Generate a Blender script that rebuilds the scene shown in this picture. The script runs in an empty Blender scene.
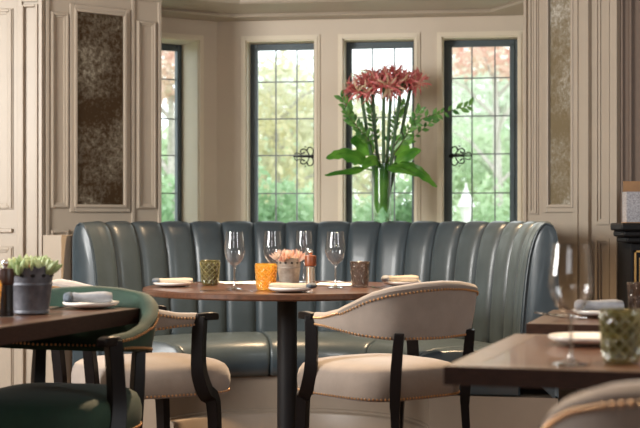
import bpy, math, random
from mathutils import Vector, Matrix, noise
random.seed(7)
PI = math.pi
C = bpy.context.scene.collection
F = 1400.0; HZ = 221.0; EYE = 1.02

def at(px, py, D):
    return Vector(((px-320)/F*D, D, EYE+(HZ-py)/F*D))

# ------------------------------------------------------------------ materials
def M(name, col, rough=.5, metal=0.0, spec=.5, sheen=0.0, coat=0.0, noise_amt=0.0, noise_scale=20, bump=0.0, bump_scale=60, col2=None, stretch=None, emit=None):
    m = bpy.data.materials.new(name); m.use_nodes = True
    nt = m.node_tree; N = nt.nodes; L = nt.links
    b = N['Principled BSDF']
    b.inputs['Base Color'].default_value = (*col, 1)
    b.inputs['Roughness'].default_value = rough
    b.inputs['Metallic'].default_value = metal
    b.inputs['Specular IOR Level'].default_value = spec
    b.inputs['Sheen Weight'].default_value = sheen
    b.inputs['Coat Weight'].default_value = coat
    tc = N.new('ShaderNodeTexCoord'); mp = N.new('ShaderNodeMapping')
    L.new(tc.outputs['Object'], mp.inputs['Vector'])
    if stretch: mp.inputs['Scale'].default_value = stretch
    if noise_amt or col2:
        n = N.new('ShaderNodeTexNoise'); n.inputs['Scale'].default_value = noise_scale
        n.inputs['Detail'].default_value = 6; n.inputs['Roughness'].default_value = .6
        L.new(mp.outputs['Vector'], n.inputs['Vector'])
        r = N.new('ShaderNodeValToRGB')
        c2 = col2 or tuple(c*(1-noise_amt) for c in col)
        r.color_ramp.elements[0].position = .32; r.color_ramp.elements[1].position = .68
        r.color_ramp.elements[0].color = (*c2, 1); r.color_ramp.elements[1].color = (*col, 1)
        L.new(n.outputs['Fac'], r.inputs['Fac']); L.new(r.outputs['Color'], b.inputs['Base Color'])
    if bump:
        n2 = N.new('ShaderNodeTexNoise'); n2.inputs['Scale'].default_value = bump_scale
        n2.inputs['Detail'].default_value = 4
        L.new(mp.outputs['Vector'], n2.inputs['Vector'])
        bp = N.new('ShaderNodeBump'); bp.inputs['Strength'].default_value = bump; bp.inputs['Distance'].default_value = .004
        L.new(n2.outputs['Fac'], bp.inputs['Height']); L.new(bp.outputs['Normal'], b.inputs['Normal'])
    if emit:
        b.inputs['Emission Color'].default_value = (*emit[0], 1); b.inputs['Emission Strength'].default_value = emit[1]
    return m

def clear_glass(name, tint=(1, 1, 1), ior=1.45, boost=1.0, rough=0.0):
    m = bpy.data.materials.new(name); m.use_nodes = True
    nt = m.node_tree; N = nt.nodes; L = nt.links
    for n in list(N):
        if n.type != 'OUTPUT_MATERIAL': N.remove(n)
    out = [n for n in N if n.type == 'OUTPUT_MATERIAL'][0]
    t = N.new('ShaderNodeBsdfTransparent'); t.inputs['Color'].default_value = (*tint, 1)
    g = N.new('ShaderNodeBsdfGlossy'); g.inputs['Roughness'].default_value = rough
    lw = N.new('ShaderNodeLayerWeight'); lw.inputs['Blend'].default_value = .5
    pw = N.new('ShaderNodeMath'); pw.operation = 'POWER'; pw.inputs[1].default_value = 2.4; L.new(lw.outputs['Facing'], pw.inputs[0])
    fr = N.new('ShaderNodeMath'); fr.operation = 'MULTIPLY_ADD'; fr.inputs[1].default_value = .55; fr.inputs[2].default_value = ((ior-1)/(ior+1))**2; L.new(pw.outputs[0], fr.inputs[0])
    mu = N.new('ShaderNodeMath'); mu.operation = 'MULTIPLY'; mu.inputs[1].default_value = boost; mu.use_clamp = True
    mx = N.new('ShaderNodeMixShader')
    L.new(fr.outputs[0], mu.inputs[0]); L.new(mu.outputs[0], mx.inputs['Fac'])
    L.new(t.outputs[0], mx.inputs[1]); L.new(g.outputs[0], mx.inputs[2]); L.new(mx.outputs[0], out.inputs['Surface'])
    return m

def coloured_glass(name, tint, body, k=.45):
    m = bpy.data.materials.new(name); m.use_nodes = True
    nt = m.node_tree; N = nt.nodes; L = nt.links
    for n in list(N):
        if n.type != 'OUTPUT_MATERIAL': N.remove(n)
    out = [n for n in N if n.type == 'OUTPUT_MATERIAL'][0]
    t = N.new('ShaderNodeBsdfTransparent'); t.inputs['Color'].default_value = (*tint, 1)
    d = N.new('ShaderNodeBsdfTranslucent'); d.inputs['Color'].default_value = (*body, 1)
    d2 = N.new('ShaderNodeBsdfDiffuse'); d2.inputs['Color'].default_value = (*body, 1)
    g = N.new('ShaderNodeBsdfGlossy'); g.inputs['Roughness'].default_value = .08
    lw = N.new('ShaderNodeLayerWeight'); lw.inputs['Blend'].default_value = .5
    pw = N.new('ShaderNodeMath'); pw.operation = 'POWER'; pw.inputs[1].default_value = 3.0; L.new(lw.outputs['Facing'], pw.inputs[0])
    fr = N.new('ShaderNodeMath'); fr.operation = 'MULTIPLY_ADD'; fr.inputs[1].default_value = .7; fr.inputs[2].default_value = .06; L.new(pw.outputs[0], fr.inputs[0])
    a = N.new('ShaderNodeMixShader'); a.inputs['Fac'].default_value = .5
    b = N.new('ShaderNodeMixShader'); b.inputs['Fac'].default_value = k
    c = N.new('ShaderNodeMixShader')
    L.new(d.outputs[0], a.inputs[1]); L.new(d2.outputs[0], a.inputs[2])
    L.new(t.outputs[0], b.inputs[1]); L.new(a.outputs[0], b.inputs[2])
    L.new(fr.outputs[0], c.inputs['Fac']); L.new(b.outputs[0], c.inputs[1]); L.new(g.outputs[0], c.inputs[2])
    L.new(c.outputs[0], out.inputs['Surface'])
    return m

def leafmat(name, col, col2, scale=3.0, rough=.5):
    m = bpy.data.materials.new(name); m.use_nodes = True
    nt = m.node_tree; N = nt.nodes; L = nt.links
    b = N['Principled BSDF']; b.inputs['Roughness'].default_value = rough
    out = [n for n in N if n.type == 'OUTPUT_MATERIAL'][0]
    tc = N.new('ShaderNodeTexCoord')
    n = N.new('ShaderNodeTexNoise'); n.inputs['Scale'].default_value = scale; n.inputs['Detail'].default_value = 3
    r = N.new('ShaderNodeValToRGB'); r.color_ramp.elements[0].position = .38; r.color_ramp.elements[1].position = .62
    r.color_ramp.elements[0].color = (*col, 1); r.color_ramp.elements[1].color = (*col2, 1)
    tr = N.new('ShaderNodeBsdfTranslucent'); mx = N.new('ShaderNodeMixShader'); mx.inputs['Fac'].default_value = .35
    L.new(tc.outputs['Object'], n.inputs['Vector']); L.new(n.outputs['Fac'], r.inputs['Fac'])
    L.new(r.outputs['Color'], b.inputs['Base Color']); L.new(r.outputs['Color'], tr.inputs['Color'])
    L.new(b.outputs[0], mx.inputs[1]); L.new(tr.outputs[0], mx.inputs[2]); L.new(mx.outputs[0], out.inputs['Surface'])
    return m

def mirror_mat(name, dark, pale, scale):
    m = bpy.data.materials.new(name); m.use_nodes = True
    nt = m.node_tree; N = nt.nodes; L = nt.links
    b = N['Principled BSDF']; b.inputs['Metallic'].default_value = .75
    tc = N.new('ShaderNodeTexCoord')
    n = N.new('ShaderNodeTexNoise'); n.inputs['Scale'].default_value = scale; n.inputs['Detail'].default_value = 3
    n2 = N.new('ShaderNodeTexNoise'); n2.inputs['Scale'].default_value = scale*14; n2.inputs['Detail'].default_value = 8; n2.inputs['Roughness'].default_value = .75
    L.new(tc.outputs['Object'], n.inputs['Vector']); L.new(tc.outputs['Object'], n2.inputs['Vector'])
    mu = N.new('ShaderNodeMath'); mu.operation = 'MULTIPLY'; L.new(n.outputs['Fac'], mu.inputs[0]); L.new(n2.outputs['Fac'], mu.inputs[1])
    r = N.new('ShaderNodeValToRGB'); e = r.color_ramp.elements
    e[0].position = .2; e[1].position = .42; e[0].color = (*dark, 1); e[1].color = (*pale, 1)
    k = e.new(.29); k.color = tuple(.75*a+.25*c for a, c in zip(dark, pale))+(1,)
    L.new(mu.outputs[0], r.inputs['Fac']); L.new(r.outputs['Color'], b.inputs['Base Color'])
    r2 = N.new('ShaderNodeMapRange'); r2.inputs['To Min'].default_value = .18; r2.inputs['To Max'].default_value = .6
    L.new(n2.outputs['Fac'], r2.inputs['Value']); L.new(r2.outputs['Result'], b.inputs['Roughness'])
    return m

PAINT = M('taupe_panel_paint', (.43, .365, .29), .42, noise_amt=.05, noise_scale=6, bump=.05)
PLASTER = M('cream_plaster', (.66, .575, .465), .7, noise_amt=.05, noise_scale=4, bump=.1, bump_scale=30)
REVEAL = M('pale_stone_reveal', (.76, .68, .54), .55, noise_amt=.04, noise_scale=8)
CEIL = M('ceiling_paint', (.56, .48, .41), .7)
BROWN = M('shade_brown_wall', (.20, .145, .11), .5, noise_amt=.08)  # shade of the right front wall put into its base colour
WOODFLOOR = M('oak_floor', (.22, .13, .075), .4, noise_amt=.5, noise_scale=6, stretch=(6, .7, 1), bump=.1)
PLINTH = M('stone_brown_plinth_paint', (.26, .205, .155), .45, noise_amt=.05)
IRON = M('dark_grey_window_steel', (.080, .105, .118), .45, metal=.2)
LEAD = M('lead_came', (.16, .17, .18), .5, metal=.5)
BLACKIRON = M('black_iron', (.015, .015, .018), .45, metal=.6)
LEATHER = M('teal_grey_leather', (.055, .076, .090), .34, spec=.5, coat=.08, noise_amt=.22, noise_scale=9, bump=.12, bump_scale=260)
LEATHERSEAM = M('dark_leather_seam', (.03, .04, .045), .5)
DARKWOOD = M('near_black_stained_wood', (.006, .004, .004), .4, spec=.2, noise_amt=.3, noise_scale=30, stretch=(1, 1, .2))
TABLEWOOD = M('dark_walnut_top', (.125, .052, .028), .30, noise_amt=.55, noise_scale=14, stretch=(1.5, 9, 3), coat=.2)
TABLEBORDER = M('walnut_border', (.16, .105, .078), .30, noise_amt=.4, noise_scale=14, stretch=(3, 3, 3), spec=.4)
TABLEEDGE = M('dark_walnut_edge', (.045, .020, .013), .5, spec=.25, noise_amt=.5, noise_scale=24, stretch=(2, 2, 9))
STEELBLACK = M('black_powder_steel', (.012, .011, .012), .5, spec=.3)
CREAM = M('oatmeal_velvet', (.285, .235, .20), .85, sheen=.5, noise_amt=.16, noise_scale=14, bump=.15, bump_scale=200)
GREEN = M('bottle_green_velvet', (.005, .038, .021), .8, sheen=.08, noise_amt=.4, noise_scale=12, bump=.15, bump_scale=200)
OLIVE = M('olive_green_piping', (.05, .062, .028), .6, sheen=.5)
BRASS = M('aged_brass', (.66, .38, .19), .3, metal=.9)
GOLD = M('gilt', (.55, .33, .12), .3, metal=.9)
CHROME = M('polished_steel', (.8, .8, .8), .12, metal=1)
CERAMIC = M('white_glazed_ceramic', (.88, .85, .80), .2, coat=.3)
NAPKIN = M('warm_lit_linen', (.45, .40, .335), .9, noise_amt=.1, noise_scale=60, bump=.25, bump_scale=150)  # grey linen with the warm light put into its colour
SLATELINEN = M('slate_blue_linen', (.12, .15, .19), .9, noise_amt=.6, noise_scale=90, bump=.2)
GREYLINEN = M('grey_linen', (.30, .32, .36), .9, noise_amt=.15, noise_scale=60, bump=.25, bump_scale=150)
PAPER = M('white_paper', (.82, .83, .85), .6)
ORANGE = M('orange_bud', (.75, .25, .08), .6)
ZINC = M('weathered_zinc', (.16, .165, .19), .55, metal=.35, col2=(.075, .078, .095), noise_scale=30, bump=.3, bump_scale=70)
ZINCLIT = M('warm_lit_weathered_zinc', (.42, .37, .31), .55, metal=.3, col2=(.26, .22, .18), noise_scale=40, bump=.3, bump_scale=90)  # weathered zinc again, warm light on the pot put into the colour
HOLE = M('dark_punched_hole', (.01, .008, .008), .9)
SUCC = leafmat('pale_green_succulent', (.40, .52, .28), (.74, .78, .52), 25)
SUCCLIT = leafmat('warm_lit_succulent', (.86, .60, .50), (.92, .82, .72), 30)  # warm light on the leaves put into their colour
MILLWOOD = M('red_brown_mill_wood', (.36, .10, .035), .35, noise_amt=.3, noise_scale=40)
MILLDARK = M('dark_mill_wood', (.045, .018, .012), .35)
MILLBLACK = M('black_mill_body', (.012, .012, .014), .25)
STEELB = M('satin_steel', (.85, .78, .68), .22, metal=1)
SOIL = M('soil', (.03, .02, .012), .95)
AMBER = coloured_glass('amber_glass', (1, .84, .42), (1.0, .60, .10), .24)
OLIVEG = coloured_glass('olive_glass', (.64, .62, .44), (.20, .19, .08), .24)
SMOKE = coloured_glass('smoky_brown_glass', (.62, .57, .54), (.20, .145, .115), .20)
AMBERR = coloured_glass('amber_cut_ridge', (1, .9, .6), (1, .76, .32), .42)
OLIVER = coloured_glass('olive_cut_ridge', (.85, .86, .7), (.55, .55, .36), .42)
WGLASS = clear_glass('wine_glass', (.97, .97, .97), 1.5, 1.15)
PANE = clear_glass('window_pane', (.96, .98, .97), 1.3, .6)
STEMG = clear_glass('wine_glass_stem', (.93, .93, .93), 1.9, 3.0)
VASEG = clear_glass('vase_glass', (.95, .98, .96), 1.5, .7)
MIRL = mirror_mat('foxed_brown_mirror', (.075, .045, .022), (.66, .62, .50), 3.2)
MIRR = mirror_mat('foxed_gold_mirror', (.30, .245, .15), (.82, .82, .76), 4)
BLACKPAINT = M('black_mantel_paint', (.006, .006, .007), .5, spec=.2)
GLITTER = M('grey_glitter_paper', (.55, .55, .58), .5, metal=.3, col2=(.22, .21, .23), noise_scale=180, bump=.5, bump_scale=180)
TANWOOD = M('tan_box_wood', (.36, .19, .08), .5, noise_amt=.2)
STEM = M('flower_stem_green', (.06, .13, .055), .45, noise_amt=.3, noise_scale=30)
PETAL = leafmat('coral_pink_petal', (.62, .12, .13), (.84, .33, .32), 14)
PETALTIP = leafmat('pale_petal', (.78, .68, .42), (.82, .55, .42), 14)
PHILO = leafmat('glossy_green_leaf', (.05, .20, .022), (.16, .40, .05), 9, .3)
BRANCHLEAF = leafmat('branch_leaf', (.06, .20, .045), (.17, .36, .08), 20, .4)
TWIG = M('twig', (.10, .075, .04), .7)
GRASS = leafmat('garden_grass', (.44, .50, .34), (.54, .58, .42), 2)
SHRUB = leafmat('shrub_leaf', (.30, .47, .27), (.52, .66, .43), 1.4)
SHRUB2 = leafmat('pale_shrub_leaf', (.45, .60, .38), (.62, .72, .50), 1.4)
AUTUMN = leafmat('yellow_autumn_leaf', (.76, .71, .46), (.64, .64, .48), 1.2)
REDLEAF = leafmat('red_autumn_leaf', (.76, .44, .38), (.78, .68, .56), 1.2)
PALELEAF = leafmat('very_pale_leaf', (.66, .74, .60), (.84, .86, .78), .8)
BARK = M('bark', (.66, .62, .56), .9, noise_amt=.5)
WHITEMETAL = M('white_lantern_metal', (.85, .85, .83), .4)

# ------------------------------------------------------------------ mesh builder
class MB:
    def __init__(s): s.v = []; s.f = []
    def add(s, vs, fs, mat=None):
        b = len(s.v)
        s.v += [tuple(mat @ Vector(p)) if mat else tuple(p) for p in vs]
        s.f += [tuple(b+i for i in f) for f in fs]
    def box(s, x0, x1, y0, y1, z0, z1, mat=None):
        s.add([(x0, y0, z0), (x1, y0, z0), (x1, y1, z0), (x0, y1, z0), (x0, y0, z1), (x1, y0, z1), (x1, y1, z1), (x0, y1, z1)],
              [(3, 2, 1, 0), (4, 5, 6, 7), (0, 1, 5, 4), (1, 2, 6, 5), (2, 3, 7, 6), (3, 0, 4, 7)], mat)
    def lathe(s, prof, n=32, mat=None, rf=None, cap=False):
        vs = []
        for i, (r, z) in enumerate(prof):
            for k in range(n):
                a = 2*PI*k/n; rr = r+(rf(a, i, z) if rf else 0)
                vs.append((rr*math.cos(a), rr*math.sin(a), z))
        fs = [(i*n+k, i*n+(k+1) % n, (i+1)*n+(k+1) % n, (i+1)*n+k) for i in range(len(prof)-1) for k in range(n)]
        if cap:
            fs.append(tuple(reversed(range(n)))); fs.append(tuple(range((len(prof)-1)*n, len(prof)*n)))
        s.add(vs, fs, mat)
    def tube(s, pts, rad, n=8, mat=None, flat=1.0, ref=None):
        pts = [Vector(p) for p in pts]; m = len(pts)
        if not hasattr(rad, '__len__'): rad = [rad]*m
        vs = []; u = None
        for i, p in enumerate(pts):
            t = (pts[min(i+1, m-1)]-pts[max(i-1, 0)]).normalized()
            if u is None:
                r0 = Vector(ref) if ref else (Vector((0, 0, 1)) if abs(t.z) < .9 else Vector((1, 0, 0)))
                u = (r0-t*r0.dot(t)).normalized()
            else: u = (u-t*u.dot(t)).normalized()
            w = t.cross(u)
            for k in range(n):
                a = 2*PI*(k+.5)/n
                vs.append(p+u*math.cos(a)*rad[i]+w*math.sin(a)*rad[i]*flat)
        fs = [(i*n+k, i*n+(k+1) % n, (i+1)*n+(k+1) % n, (i+1)*n+k) for i in range(m-1) for k in range(n)]
        fs.append(tuple(reversed(range(n)))); fs.append(tuple(range((m-1)*n, m*n)))
        s.add(vs, fs, mat)
    def ball(s, c, r, nu=10, nv=6, mat=None, sz=1.0):
        vs = [(c[0], c[1], c[2]-r*sz)]
        for j in range(1, nv):
            t = -PI/2+PI*j/nv
            for k in range(nu):
                a = 2*PI*k/nu
                vs.append((c[0]+r*math.cos(t)*math.cos(a), c[1]+r*math.cos(t)*math.sin(a), c[2]+r*sz*math.sin(t)))
        vs.append((c[0], c[1], c[2]+r*sz)); fs = []
        for k in range(nu):
            fs.append((0, 1+(k+1) % nu, 1+k))
            fs.append((len(vs)-1, 1+(nv-2)*nu+k, 1+(nv-2)*nu+(k+1) % nu))
        for j in range(nv-2):
            for k in range(nu):
                fs.append((1+j*nu+k, 1+j*nu+(k+1) % nu, 1+(j+1)*nu+(k+1) % nu, 1+(j+1)*nu+k))
        s.add(vs, fs, mat)
    def grid(s, P, closed_u=False, closed_v=False, mat=None, caps=False):
        n = len(P); m = len(P[0]); vs = [p for row in P for p in row]; fs = []
        for i in range(n if closed_u else n-1):
            for j in range(m if closed_v else m-1):
                fs.append((i*m+j, i*m+(j+1) % m, ((i+1) % n)*m+(j+1) % m, ((i+1) % n)*m+j))
        if caps:
            fs.append(tuple(reversed(range(m)))); fs.append(tuple(range((n-1)*m, n*m)))
        s.add(vs, fs, mat)
    def build(s, name, mat, parent=None, smooth=True, bevel=0, world=False, sub=0, angle=40):
        me = bpy.data.meshes.new(name)
        v = s.v
        if world and parent is not None:
            o = parent.location; v = [(a-o.x, b-o.y, c-o.z) for a, b, c in v]
        me.from_pydata([tuple(p) for p in v], [], s.f); me.update()
        import bmesh
        bm = bmesh.new(); bm.from_mesh(me); bmesh.ops.recalc_face_normals(bm, faces=bm.faces); bm.to_mesh(me); bm.free()
        me.materials.append(mat)
        ob = bpy.data.objects.new(name, me); C.objects.link(ob)
        if parent is not None: ob.parent = parent
        if bevel:
            md = ob.modifiers.new('bevel', 'BEVEL'); md.width = bevel; md.segments = 2; md.limit_method = 'ANGLE'
        if sub:
            md = ob.modifiers.new('sub', 'SUBSURF'); md.levels = sub; md.render_levels = sub
        if smooth:
            for p in me.polygons: p.use_smooth = True
            if not sub:
                try: me.set_sharp_from_angle(angle=math.radians(angle))
                except Exception: pass
        return ob

def thing(name, label, cat, loc=(0, 0, 0), rz=0, group=None):
    o = bpy.data.objects.new(name, None); C.objects.link(o); o.empty_display_size = .1
    o.location = loc; o.rotation_euler = (0, 0, rz); o['label'] = label; o['category'] = cat
    if group: o['group'] = group
    return o
def tag(o, label, cat, group=None):
    o['label'] = label; o['category'] = cat
    if group: o['group'] = group
    return o
def dup(root, loc, rz, label, group=None):
    r = root.copy(); C.objects.link(r); r.location = loc; r.rotation_euler = (0, 0, rz); r['label'] = label
    if group: r['group'] = group
    for ch in list(root.children):
        c = ch.copy(); C.objects.link(c); c.parent = r
        for g in list(ch.children):
            d = g.copy(); C.objects.link(d); d.parent = c
    return r
def struct(o): o['kind'] = 'structure'; return o
def sm(t): t = max(0, min(1, t)); return t*t*(3-2*t)
def cr(pts, n):   # catmull-rom resample
    pts = [Vector(p) for p in pts]; out = []; m = len(pts)
    for k in range(n):
        t = k/(n-1)*(m-1); i = min(int(t), m-2); f = t-i
        p0 = pts[max(i-1, 0)]; p1 = pts[i]; p2 = pts[i+1]; p3 = pts[min(i+2, m-1)]
        out.append(.5*((2*p1)+(p2-p0)*f+(2*p0-5*p1+4*p2-p3)*f*f+(3*p1-p0-3*p2+p3)*f**3))
    return out
def interp(xs, ys, x):
    if x <= xs[0]: return ys[0]
    for i in range(len(xs)-1):
        if x <= xs[i+1]:
            return ys[i]+(ys[i+1]-ys[i])*(x-xs[i])/(xs[i+1]-xs[i])
    return ys[-1]

# ------------------------------------------------------------------ walls as lines in plan
class Line:
    """a wall face in plan: origin p, unit direction d, normal n towards the room"""
    def __init__(s, p, q):
        s.p = Vector((p[0], p[1])); v = Vector((q[0]-p[0], q[1]-p[1])); s.len = v.length; s.d = v.normalized()
        n = Vector((s.d.y, -s.d.x))
        mid = (s.p+Vector(q))*.5
        if n.dot(-mid+Vector((0, 3))) < 0: n = -n
        s.n = n
    def a(s, px, out=0):
        u = (px-320)/F; p = s.p+s.n*out
        # p.x + a d.x = u (p.y + a d.y)
        return (u*p.y-p.x)/(s.d.x-u*s.d.y)
    def pt(s, a, out=0, z=0):
        q = s.p+s.d*a+s.n*out; return Vector((q.x, q.y, z))
    def z(s, px, py, out=0):
        q = s.pt(s.a(px, out), out); return EYE+(HZ-py)/F*q.y
    def box(s, mb, a0, a1, z0, z1, o0, o1):
        P = [s.pt(a, o, z) for z in (z0, z1) for a, o in ((a0, o0), (a1, o0), (a1, o1), (a0, o1))]
        mb.add(P, [(3, 2, 1, 0), (4, 5, 6, 7), (0, 1, 5, 4), (1, 2, 6, 5), (2, 3, 7, 6), (3, 0, 4, 7)])
    def frame(s, mb, a0, a1, z0, z1, w, o0, o1):
        s.box(mb, a0, a0+w, z0, z1, o0, o1); s.box(mb, a1-w, a1, z0, z1, o0, o1)
        s.box(mb, a0+w, a1-w, z0, z0+w, o0, o1); s.box(mb, a0+w, a1-w, z1-w, z1, o0, o1)
    def mould(s, mb, a0, a1, z0, z1, w=.022):
        "stepped picture-frame moulding"
        s.frame(mb, a0, a1, z0, z1, w, -.001, .007)
        s.frame(mb, a0+w*.2, a1-w*.2, z0+w*.2, z1-w*.2, w*.42, .006, .015)
def wall(name, ln, z0, z1, thick, holes, mat, a0=0, a1=None):
    a1 = ln.len if a1 is None else a1; mb = MB(); cur = a0
    for (h0, h1, hz0, hz1) in holes:
        ln.box(mb, cur, h0, z0, z1, 0, -thick)
        if hz0 > z0: ln.box(mb, h0, h1, z0, hz0, 0, -thick)
        ln.box(mb, h0, h1, hz1, z1, 0, -thick); cur = h1
    ln.box(mb, cur, a1, z0, z1, 0, -thick)
    return struct(mb.build(name, mat, smooth=False))

TH = math.radians(8.5)
BK = Line((-.573, 7.7856), (1.22, 7.7-.1495*1.22))
LS = Line((-1.30, 7.33), (-.573, 7.7856))
RS = Line((1.22, 7.7-.1495*1.22), (1.45, 6.95))
J1 = Line((-1.306, 6.65), (-.807, 7.056))
J2 = Line((.967, 6.54), (1.304, 6.085))
F1 = Line((-3.2, 6.93), (-1.306, 6.65))
F2 = Line((1.304, 6.085), (3.0, 5.83))
Z1 = 2.55
WT = 2.02; WB = .93
# window holes on the back wall
H = [(BK.a(245.5), BK.a(315.5), WB, WT), (BK.a(342.5), BK.a(415.5), WB, WT), (BK.a(441.5), BK.a(519), WB, WT)]
wall('wall_back', BK, 0, Z1, .14, H, PLASTER)
HL = [(LS.a(150), LS.a(199), WB, WT)]
wall('wall_bay_left', LS, 0, Z1, .24, HL, PLASTER)
wall('wall_bay_right', RS, 0, Z1, .14, [], PLASTER)
wall('wall_left_jamb', J1, 0, Z1, .06, [], PAINT)
wall('wall_right_jamb', J2, 0, Z1, .06, [], PAINT)
wall('wall_left_front', F1, 0, Z1, .10, [], PAINT)
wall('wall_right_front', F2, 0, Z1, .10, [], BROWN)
# closing returns between jamb and bay side
ra = Line((-.807, 7.056), (-1.0, 7.52)); mb = MB(); ra.box(mb, 0.005, ra.len, 0, Z1, 0, .04); struct(mb.build('wall_left_return', PAINT, smooth=False))
rb = Line((.967, 6.54), (1.40, 6.86)); mb = MB(); rb.box(mb, 0.09, rb.len, 0, Z1, -.03, -.07); struct(mb.build('wall_right_return', PAINT, smooth=False))
# outer room walls
mb = MB(); mb.box(-3.3, -3.2, -3, 7.0, 0, Z1); struct(mb.build('wall_left', PAINT, smooth=False))
mb = MB(); mb.box(-3.3, 3.1, -3.1, -3, 0, Z1); struct(mb.build('wall_rear', PAINT, smooth=False))
mb = MB(); mb.box(3.0, 3.1, -3, 5.93, 0, Z1); struct(mb.build('wall_right', PAINT, smooth=False))
mb = MB(); mb.add([(-3.3, -3, 0), (3.1, -3, 0), (3.1, 6.05, 0), (1.6, 6.2, 0), (1.45, 7.0, 0), (1.25, 7.55, 0), (-.55, 7.85, 0), (-1.35, 7.35, 0), (-3.3, 7.05, 0)], [tuple(range(9))])
fl = mb.build('floor', WOODFLOOR, smooth=False); struct(fl)
mb = MB(); mb.box(-3.35, 3.15, -3, 8.05, Z1, Z1+.08); struct(mb.build('ceiling', CEIL, smooth=False))

# ---- cornice (bulkhead) of the bay
poly = [Vector((-1.05, 7.26)), Vector((-.468, 7.62)), Vector((.908, 7.43)), Vector((1.10, 6.90))]
mb = MB()
prof = [(.20, 2.128), (.0, 2.128), (-.006, 2.136), (0.0, 2.146), (-.012, 2.150), (-.19, 2.170), (-.20, 2.180), (-.20, 2.192), (-.215, 2.20), (-.215, 2.55), (.20, 2.55)]
rows = []
for i, p in enumerate(poly):
    ns = []
    for j in (i-1, i):
        if 0 <= j < len(poly)-1:
            d = (poly[j+1]-poly[j]).normalized(); ns.append(Vector((-d.y, d.x)))
    n = sum(ns, Vector((0, 0))).normalized(); k = 1/max(.5, n.dot(ns[0]))
    rows.append([(p.x+n.x*o*k, p.y+n.y*o*k, z) for o, z in prof])
mb.grid(rows, closed_v=True, caps=True); struct(mb.build('trim_cornice', PAINT, angle=25))

# ---- windows
def window(idx, ln, h0, h1, cols, rows_px, lb, rb, refpx, tb=.035, latch=None, dp=0.0):
    root = bpy.data.objects.new('window_%d' % idx, None); C.objects.link(root); root['kind'] = 'structure'
    c = ln.pt((h0+h1)/2, 0, WB); root.location = c
    e = .001
    mb = MB(); ln.box(mb, h0+e, h0+.008, WB, WT, .001, -.135-dp); ln.box(mb, h1-.008, h1-e, WB, WT, .001, -.135-dp); ln.box(mb, h0+e, h1-e, WT-.008, WT-e, .001, -.135-dp); ln.box(mb, h0+e, h1-e, WB+e, WB+.02, .02, -.135-dp)
    mb.build('window_reveal', REVEAL, root, smooth=False, world=True)
    mb = MB()
    for (w, o0, o1, g) in ((.024, 0, .010, .0), (.012, .010, .018, .012)):
        ln.box(mb, h0-w-g*.0, h0+.002, WB-.02, WT+w, o0, o1); ln.box(mb, h1-.002, h1+w, WB-.02, WT+w, o0, o1); ln.box(mb, h0, h1, WT-.002, WT+w, o0, o1)
    mb.build('architrave', REVEAL, root, smooth=False, world=True)
    a0 = h0+.008; a1 = h1-.008
    X = lambda o: o-dp
    mb = MB()
    ln.box(mb, a0, a0+lb, WB+.02, WT-.008, -.10-dp, -.13-dp); ln.box(mb, a1-rb, a1, WB+.02, WT-.008, -.10-dp, -.13-dp)
    ln.box(mb, a0+lb, a1-rb, WT-.008-tb, WT-.008, -.10-dp, -.13-dp); ln.box(mb, a0+lb, a1-rb, WB+.02, WB+.05, -.10-dp, -.13-dp)
    # inner step of the casement
    s = .010
    ln.box(mb, a0+lb*.45, a0+lb+s*.3, WB+.02, WT-.012, -.088-dp, -.10-dp)
    ln.box(mb, a1-rb-s*.3, a1-rb*.45, WB+.02, WT-.012, -.088-dp, -.10-dp)
    ln.box(mb, a0+lb*.45, a1-rb*.45, WT-.012-tb, WT-.012-tb*.5, -.088-dp, -.10-dp)
    mb.build('casement_frame', IRON, root, smooth=False, bevel=.002, world=True)
    mb = MB()
    for px in cols:
        a = ln.a(px, -.118); ln.box(mb, a-.0035, a+.0035, WB+.03, WT-.03, -.114-dp, -.122-dp)
    for py in rows_px:
        z = ln.z(refpx, py, -.118); ln.box(mb, a0+lb, a1-rb, z-.0032, z+.0032, -.114-dp, -.122-dp)
    mb.build('lead_cames', LEAD, root, smooth=False, world=True)
    mb = MB(); ln.box(mb, a0+lb-.005, a1-rb+.005, WB+.03, WT-.03, -.117-dp, -.119-dp)
    mb.build('pane', PANE, root, smooth=False, world=True)
    if latch:
        px, py, sgn = latch
        a = ln.a(px, -.085); z = ln.z(px, py, -.085); mb = MB(); S = .0078
        def P(x, y): q = ln.pt(a+sgn*x*S, -.085, z+y*S); return q
        mb.tube([P(-1.5, 0), P(4, 0), P(9, 0), P(14, 0)], [.008, .007, .005, .003], 6)
        for sy in (1, -1):
            mb.tube(cr([P(3, 0), P(4, 3*sy), P(7, 5.5*sy), P(9.5, 4*sy), P(8.5, 2*sy), P(6.8, 2.8*sy)], 12), .0038, 6)
            mb.tube(cr([P(2, 0), P(0, 3*sy), P(1, 6*sy), P(3.4, 6.6*sy), P(4.4, 5*sy)], 10), .0036, 6)
            mb.tube(cr([P(8, 0), P(10, 2.0*sy), P(13, 2.6*sy), P(13.5, 1*sy)], 8), .003, 6)
            mb.ball(P(6.8, 2.8*sy), .0055, 8, 5); mb.ball(P(4.4, 5*sy), .0055, 8, 5); mb.ball(P(6.0, 7.0*sy), .0045, 8, 5)
        mb.ball(P(0, 0), .012, 8, 5); mb.ball(P(14, 0), .005, 8, 5)
        mb.build('latch', BLACKIRON, root, world=True)
    return root
ROWS = [82, 119, 155.5, 193.5]
window(1, BK, H[0][0], H[0][1], (276, 297), ROWS, .040, .014, 282, latch=(313.5, 156.5, -1))
window(2, BK, H[1][0], H[1][1], (372.5, 394.5), [80, 117.5, 154.5, 193], .030, .016, 382)
window(3, BK, H[2][0], H[2][1], (472, 495), [78, 116, 154, 193], .042, .040, 484, latch=(451, 156, 1))
window(4, LS, HL[0][0], HL[0][1], (), [77.5, 117.5, 154.6, 193], .03, .028, 172, dp=.10)

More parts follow.
